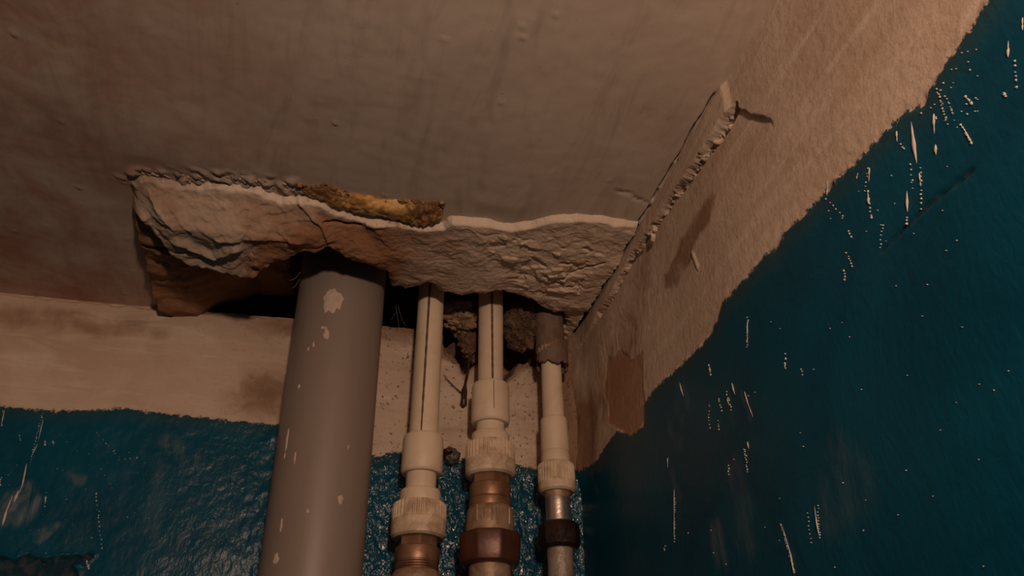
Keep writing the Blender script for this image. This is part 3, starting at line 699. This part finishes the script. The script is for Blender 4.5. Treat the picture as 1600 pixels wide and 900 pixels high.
sheet('sleeve', AX3, lambda a: AX3.z(488)+.004*wav(a, 1)+.03, lambda a: AX3.z(568)-.006*wav(a, 2)+.004*math.cos(a-FA),
      lambda a, z: .0178+.0007*wav(a, z*60)+.0006*math.sin(z*300), FA-math.pi, FA+math.pi, M['sleeve'], p3)
def flap_top(a):
    t = (a-(FA-1.2))/2.6; return AX3.z(560)+(AX3.z(534)-AX3.z(560))*min(1.15, max(0, t))+.0012*wav(a*2, 4)
flap3 = sheet('sleeve_flap', AX3, flap_top, lambda a: min(flap_top(a)-.001, AX3.z(574)-.004*wav(a, 6)), lambda a, z: .0196+.0009*(a-FA)+.0006*wav(a, 3), FA-.9, FA+2.6, M['sleeve'], p3, th_=.0030)
# torn pale edge of the flap
def torn(name, ax, fz, r, a0, a1, rad, mat, parent):
    n = 60; k = 8; a = np.linspace(a0, a1, n); P = np.zeros((n, k, 3))
    for i in range(n):
        z = fz(a[i]); cx, cy = ax.c(z); rr = rad*(1+.5*math.sin(i*.9)+.3*math.sin(i*2.3))*(1-abs(2*i/(n-1)-1)**4)
        for j in range(k):
            t = 2*math.pi*j/k; q = r+rr*math.cos(t); P[i, j] = (cx+q*math.cos(a[i]), cy+q*math.sin(a[i]), z+rr*1.5*math.sin(t))
    return under(link(name, grid(name, P, wrap=True), mat), parent)
torn('torn_edge', AX3, flap_top, 0.0192, FA-1.0, FA+.85, .0023, M['chunk'], flap3)

# ================================================================== rubble in the opening
cpt = at(718, 497, 1, -.016)
chunk = blob('plaster_chunk', cpt, (.025, .022, .017), 5, .30, M['chunk'], 60, 80, cellk=.3)
tag(chunk, 'crumbly pale plaster chunk wedged between two cream pipes below the ceiling', 'plaster chunk')
fpt = at(812, 512, 1, -.045)
fib = blob('fibre_clump', fpt+np.array([.002, 0, .004]), (.021, .026, .032), 23, .22, M['fibre'], 70, 90, cellk=.07)
tag(fib, 'dusty brown fibrous clump stuffed beside the sleeved pipe', 'fibre clump')
rng = np.random.RandomState(3)
def strands(name, base, count, rad, ln, th_, seed, mat, parent, spread=1.0):
    rng = np.random.RandomState(seed); V = []; F = []
    for i in range(count):
        d = rng.randn(3); d /= np.linalg.norm(d); p = np.array(base)+d*np.array(rad)
        tdir = np.cross(d, rng.randn(3)); tdir /= np.linalg.norm(tdir); n = 7; o = len(V)
        for k in range(n):
            s = (k/(n-1)-.5)*ln*(.5+rng.rand()*.2); q = p+tdir*s+d*(.0015-(s/ln)**2*ln*.8)+rng.randn(3)*.0004
            e1 = np.cross(tdir, d)
            for a in range(3): V.append(q+th_*(math.cos(a*2.09)*d+math.sin(a*2.09)*e1))
            if k:
                for a in range(3): F.append((o+3*(k-1)+a, o+3*(k-1)+(a+1) % 3, o+3*k+(a+1) % 3, o+3*k+a))
    ob = link(name, mesh_np(name, np.array(V), np.array(F)), mat, parent); ob['kind'] = 'stuff'; return ob
strands('fibres', fpt+np.array([.002, 0, .004]), 520, (.0215, .0265, .0325), .020, .00028, 9, M['fibre'], fib)
# lumps of dirt in the hollows of the wall
dpt = at(735, 540, 1, -.004)
dirt = blob('dirt_clod', dpt, (.013, .014, .019), 31, .4, M['fibre'], 50, 60, cellk=.1)
tag(dirt, 'dark lump of dirt in the wall hollow left of the middle pipe', 'dirt')
# dark drip that ran down the wall between the pipes
def tube_path(name, pts, radii, mat, parent=None, k=10):
    pts = np.array(pts, float); n = len(pts); P = np.zeros((n, k, 3)); d = np.gradient(pts, axis=0)
    for i in range(n):
        t = d[i]/np.linalg.norm(d[i]); a = np.cross(t, (0.3, 1, .1)); a /= np.linalg.norm(a); b = np.cross(t, a)
        for j in range(k):
            th = 2*math.pi*j/k; P[i, j] = pts[i]+radii[i]*(math.cos(th)*a+math.sin(th)*b)
    return link(name, grid(name, P, wrap=True), mat, parent)
drip = [at(x, y, 1, -.0045) for x, y in [(733, 562), (732, 575), (729, 590), (727, 600), (725, 612), (725, 622), (724, 632), (723, 636)]]
tube_path('resin_drip', drip, [.0026, .0015, .0019, .0016, .0040, .0036, .0044, .0010], M['tar'], wall_back)
tube_path('resin_drip', [at(x, y, 1, -.0040) for x, y in [(693, 585), (702, 596), (712, 606), (720, 613)]], [.0004, .0006, .0006, .0008], M['tar'], wall_back, 6)
# painted-over pipe clip beside the first coupling
clip = blob('pipe_clip', at(706, 712, 1, -.010), (.0085, .008, .010), 12, .25, M['clip'], 24, 30)
hook = blob('screw', at(700, 706, 1, -.016), (.006, .007, .0036), 14, .1, M['tar'], 20, 24); under(hook, clip)
tag(clip, 'small painted-over wall clip beside the coupling of the first cream pipe', 'clip')
# cobweb threads in the gap beside the grey pipe
for i, (a, b) in enumerate([((618, 470), (624, 512)), ((610, 500), (622, 480)), ((622, 478), (634, 510)), ((452, 438), (470, 425)), ((456, 450), (468, 436))]):
    A = at(*a, 1, -.05); B = at(*b, 1, -.02)
    if a[0] < 500: A = at(*a, 1, -.125); B = at(*b, 1, -.128)
    mid = [(A+(B-A)*t)+np.array([0, 0, -.003*math.sin(math.pi*t)]) for t in np.linspace(0, 1, 8)]
    tube_path('cobweb_thread', mid, [.00022]*8, M['thread'], ceiling, 5)
# torn plaster tongue at the lump beside the grey pipe, and loose flakes along the crack
def flake(name, px, z, size, seed, mat, parent, plane=2, rot=0, thick=.002):
    rng = random.Random(seed); n = 14
    if plane == 2: c = at(*px, 2, z)
    else: c = at(*px, 0, z)
    bm = bmesh.new(); top = []; bot = []
    for i in range(n):
        t = 2*math.pi*i/n; r = .7+.5*rng.random(); u, v = size[0]*r*math.cos(t), size[1]*r*math.sin(t)
        u, v = u*math.cos(rot)-v*math.sin(rot), u*math.sin(rot)+v*math.cos(rot); h = thick*(.4+rng.random())
        if plane == 2: top.append(bm.verts.new((c[0]+u, c[1]+v, c[2]+thick))); bot.append(bm.verts.new((c[0]+u*.9, c[1]+v*.9, c[2]-h)))
        else: top.append(bm.verts.new((c[0]+thick, c[1]+u, c[2]+v))); bot.append(bm.verts.new((c[0]-h, c[1]+u*.9, c[2]+v*.9)))
    bm.faces.new(top); bm.faces.new(bot[::-1])
    for i in range(n): bm.faces.new((top[i], bot[i], bot[(i+1) % n], top[(i+1) % n]))
    bmesh.ops.recalc_face_normals(bm, faces=bm.faces); me = bpy.data.meshes.new(name); bm.to_mesh(me); bm.free()
    return link(name, me, mat, parent)
for i, (px, sz, rot) in enumerate([((1022, 357), (.007, .0022), 1.2), ((1003, 384), (.006, .003), .5), ((1020, 368), (.0025, .006), .3)]):
    flake('plaster_flake', px, -.005, sz, 60+i, M['whitefaint'] if i != 1 else M['chunk'], wall_right, 0, rot, .002)

# ================================================================== whitewash drips on the blue paint
def drip_mesh(name, pts, wd, plane, mat, parent, seed, lift=.0008):
    """a run of paint: flattened bead along wall points"""
    rng = random.Random(seed); n = 14; k = 8; L = np.linspace(0, 1, n); pts = np.array(pts)
    u = np.interp(L, np.linspace(0, 1, len(pts)), pts[:, 0]); v = np.interp(L, np.linspace(0, 1, len(pts)), pts[:, 1]); P = np.zeros((n, k, 3))
    s = rng.random()*6
    for i in range(n):
        t = L[i]; r = wd*(math.sin(math.pi*min(1, t*1.02+.01))**.5)*(.75+.35*math.sin(s+t*5)+.12*math.sin(s+t*17))
        for j in range(k):
            a = 2*math.pi*j/k; q = r*math.cos(a); h = -lift*.6+ lift*math.sin(a)*min(1, r/wd+.2) if math.sin(a) > 0 else -lift*.6
            h = (lift*math.sin(a)*min(1, r/wd) if math.sin(a) > 0 else 0)
            if plane == 0: P[i, j] = (-.0012-h, u[i]+q, v[i])
            else: P[i, j] = (u[i]+q, -.0012-h, v[i])
    return link(name, grid(name, P, wrap=True), mat, parent)
RUNS = [([(1424, 190), (1428, 225), (1433, 256)], 3.4), ([(1460, 178), (1461, 210)], 3.0), ([(1463, 226), (1464, 243)], 2.6), ([(1401, 205), (1402, 222)], 2.2), ([(1358, 262), (1357, 284)], 2.0),
        ([(1355, 300), (1357, 320)], 2.6), ([(1418, 298), (1419, 332)], 2.4), ([(1417, 342), (1418, 352)], 2.2), ([(1438, 270), (1440, 292)], 1.8), ([(1441, 310), (1442, 328)], 2.2), ([(1577, 64), (1577, 90)], 3.0),
        ([(1293, 284), (1292, 306)], 1.2), ([(1340, 270), (1338, 280)], 1.2), ([(1168, 612), (1174, 632), (1182, 653)], 1.4), ([(1140, 622), (1143, 634)], 1.2), ([(1172, 690), (1174, 702)], 1.0), ([(1600, 28), (1600, 48)], 2.4),
        ([(1503, 195), (1510, 205), (1521, 225)], 1.3), ([(1045, 715), (1045, 732)], 1.0), ([(1232, 566), (1231, 575)], 1.8), ([(1112, 576), (1113, 582)], 1.8), ([(1173, 502), (1173, 540)], .8), ([(1148, 598), (1153, 618)], 1.1),
        ([(1062, 598), (1068, 620)], 1.0), ([(1225, 820), (1240, 870), (1244, 898)], .7), ([(1056, 765), (1056, 845)], .7), ([(1276, 790), (1284, 840)], .7)]
# height of the two painted walls, looked up so that every run of paint touches its wall
def wall_height(o, axis_u, us, zs, u, z):
    i = int(np.argmin(abs(us-u))); j = int(np.argmin(abs(zs-z))); co = o.data.vertices[j*len(us)+i].co
    return co[axis_u]
xsB = axis_steps([(-1.6, -.80, .05), (-.80, 0.0, .0016)]); zsB = axis_steps([(0, 2.1, .1), (2.1, CEIL, .0016)])
for i, (px, wpx) in enumerate(RUNS):
    q = right_pts(px); dpt_ = depth(at(*px[0], 0, 0)); o = drip_mesh('whitewash_run', q, wpx*dpt_/FPX*1.15, 0, M['white'], wall_right, i)
    o.location.x = wall_height(wall_right, 0, ysR, zsR, q[len(q)//2][0], q[len(q)//2][1])+.0010
RUNB = [([(42, 725), (35, 760), (28, 775)], 1.4), ([(20, 775), (10, 800), (4, 822)], 2.2), ([(72, 776), (71, 788)], 1.2), ([(68, 655), (60, 690)], .7), ([(60, 692), (48, 716)], .7), ([(8, 640), (2, 668)], .8), ([(30, 765), (22, 785)], 2.0)]
for i, (px, wpx) in enumerate(RUNB):
    q = back_pts(px); o = drip_mesh('whitewash_run', q, wpx*.86/FPX*1.15, 1, M['white'], wall_back, 100+i)
    o.location.y = wall_height(wall_back, 1, xsB, zsB, q[len(q)//2][0], q[len(q)//2][1])+.0010
# fine specks: hundreds of dots of a pixel or two
def specks(name, items, plane, wall, us, zs, seed, mat):
    rng = random.Random(seed); V = []; F = []
    for (x, y, r) in items:
        p = at(x, y, plane, 0.0); u, z = (p[1], p[2]) if plane == 0 else (p[0], p[2]); rr = r*depth(p)/FPX
        h = wall_height(wall, plane, us, zs, u, z); o = len(V); n = 7; ph = rng.random()*6
        for k, (f, l) in enumerate([(1.0, .0002), (.6, -.0007)]):
            for i in range(n):
                a = ph+2*math.pi*i/n; q = rr*f*(.8+.4*rng.random()); du, dz = q*math.cos(a), 1.25*q*math.sin(a)
                V.append((h+l, u+du, z+dz) if plane == 0 else (u+du, h+l, z+dz))
        for i in range(n): j = (i+1) % n; F.append((o+i, o+j, o+n+j, o+n+i))
        F.append(tuple(o+n+i for i in range(n)))
    me = bpy.data.meshes.new(name); me.from_pydata(V, [], F); ob = link(name, me, mat, wall); ob['kind'] = 'stuff'; return ob
rg = random.Random(11); it = []
def trail(x0, y0, x1, y1, n, r): 
    for i in range(n):
        t = (i+rg.random()*.6)/n; it.append((x0+(x1-x0)*t+rg.uniform(-1, 1), y0+(y1-y0)*t, r*rg.uniform(.5, 1.2)))
for a in [(1462, 130, 1480, 190, 14, 1.5), (1478, 150, 1492, 180, 8, 1.2), (1503, 195, 1522, 226, 8, 1.8), (1356, 298, 1361, 345, 8, 1.8), (1355, 262, 1351, 302, 6, 1.2), (1379, 350, 1375, 390, 7, 1.3), (1322, 395, 1331, 418, 6, 1.3),
          (1318, 420, 1320, 440, 4, 1.8), (1173, 495, 1172, 545, 14, 1.0), (1109, 570, 1114, 588, 5, 1.6), (1110, 630, 1111, 672, 8, 1.0), (1127, 622, 1131, 645, 5, 1.5), (1124, 655, 1126, 675, 4, 1.2), (1138, 610, 1148, 645, 7, 1.2),
          (1167, 702, 1172, 740, 10, 1.1), (1140, 725, 1142, 745, 4, 1.6), (1165, 700, 1170, 715, 4, 1.1), (1231, 552, 1231, 580, 4, 1.8), (1256, 575, 1258, 590, 3, 1.6), (1224, 818, 1245, 897, 26, .9), (1056, 770, 1056, 848, 22, .8), (1282, 790, 1284, 845, 12, .9),
          (1265, 800, 1272, 852, 8, .9), (1040, 860, 1042, 852, 3, 1.0), (1423, 255, 1427, 300, 6, 1.4), (1440, 260, 1441, 330, 10, 1.4), (1418, 340, 1418, 352, 3, 2), (1588, 95, 1590, 140, 6, 1.8), (1570, 145, 1575, 152, 3, 2.2), (1325, 360, 1330, 372, 3, 1.6),
          (1510, 150, 1522, 165, 5, 2.2), (1408, 225, 1414, 235, 3, 1.4), (1290, 310, 1318, 340, 6, 1.2)]:
    trail(*a)
for _ in range(45): it.append((rg.uniform(1440, 1530), rg.uniform(70, 200), rg.uniform(.5, 1.5)))
for _ in range(60): it.append((rg.uniform(1040, 1590), rg.uniform(250, 890), rg.uniform(.4, .9)))
it = [q for q in it if sdf(np.array([right_pts([q[:2]])[0][0]]), np.array([right_pts([q[:2]])[0][1]]), rpoly)[0] > .004]
specks('whitewash_specks', it, 0, wall_right, ysR, zsR, 4, M['white'])
it = []
for a in [(6, 640, 2, 668, 6, 1.2), (68, 640, 46, 730, 22, 1.0), (30, 680, 32, 690, 3, 1.4), (82, 690, 84, 695, 3, 1.5), (72, 688, 70, 700, 2, 1.8), (2, 745, 0, 760, 4, 1.6), (74, 770, 70, 795, 4, 1.3), (150, 675, 190, 720, 8, 1.0), (150, 770, 160, 860, 14, 1.2), (185, 720, 220, 715, 4, 1.4), (135, 875, 140, 890, 5, 2.2)]:
    trail(*a)
for _ in range(60): it.append((rg.uniform(5, 420), rg.uniform(670, 895), rg.uniform(.4, .9)))
specks('whitewash_specks', it, 1, wall_back, xsB, zsB, 5, M['white'])
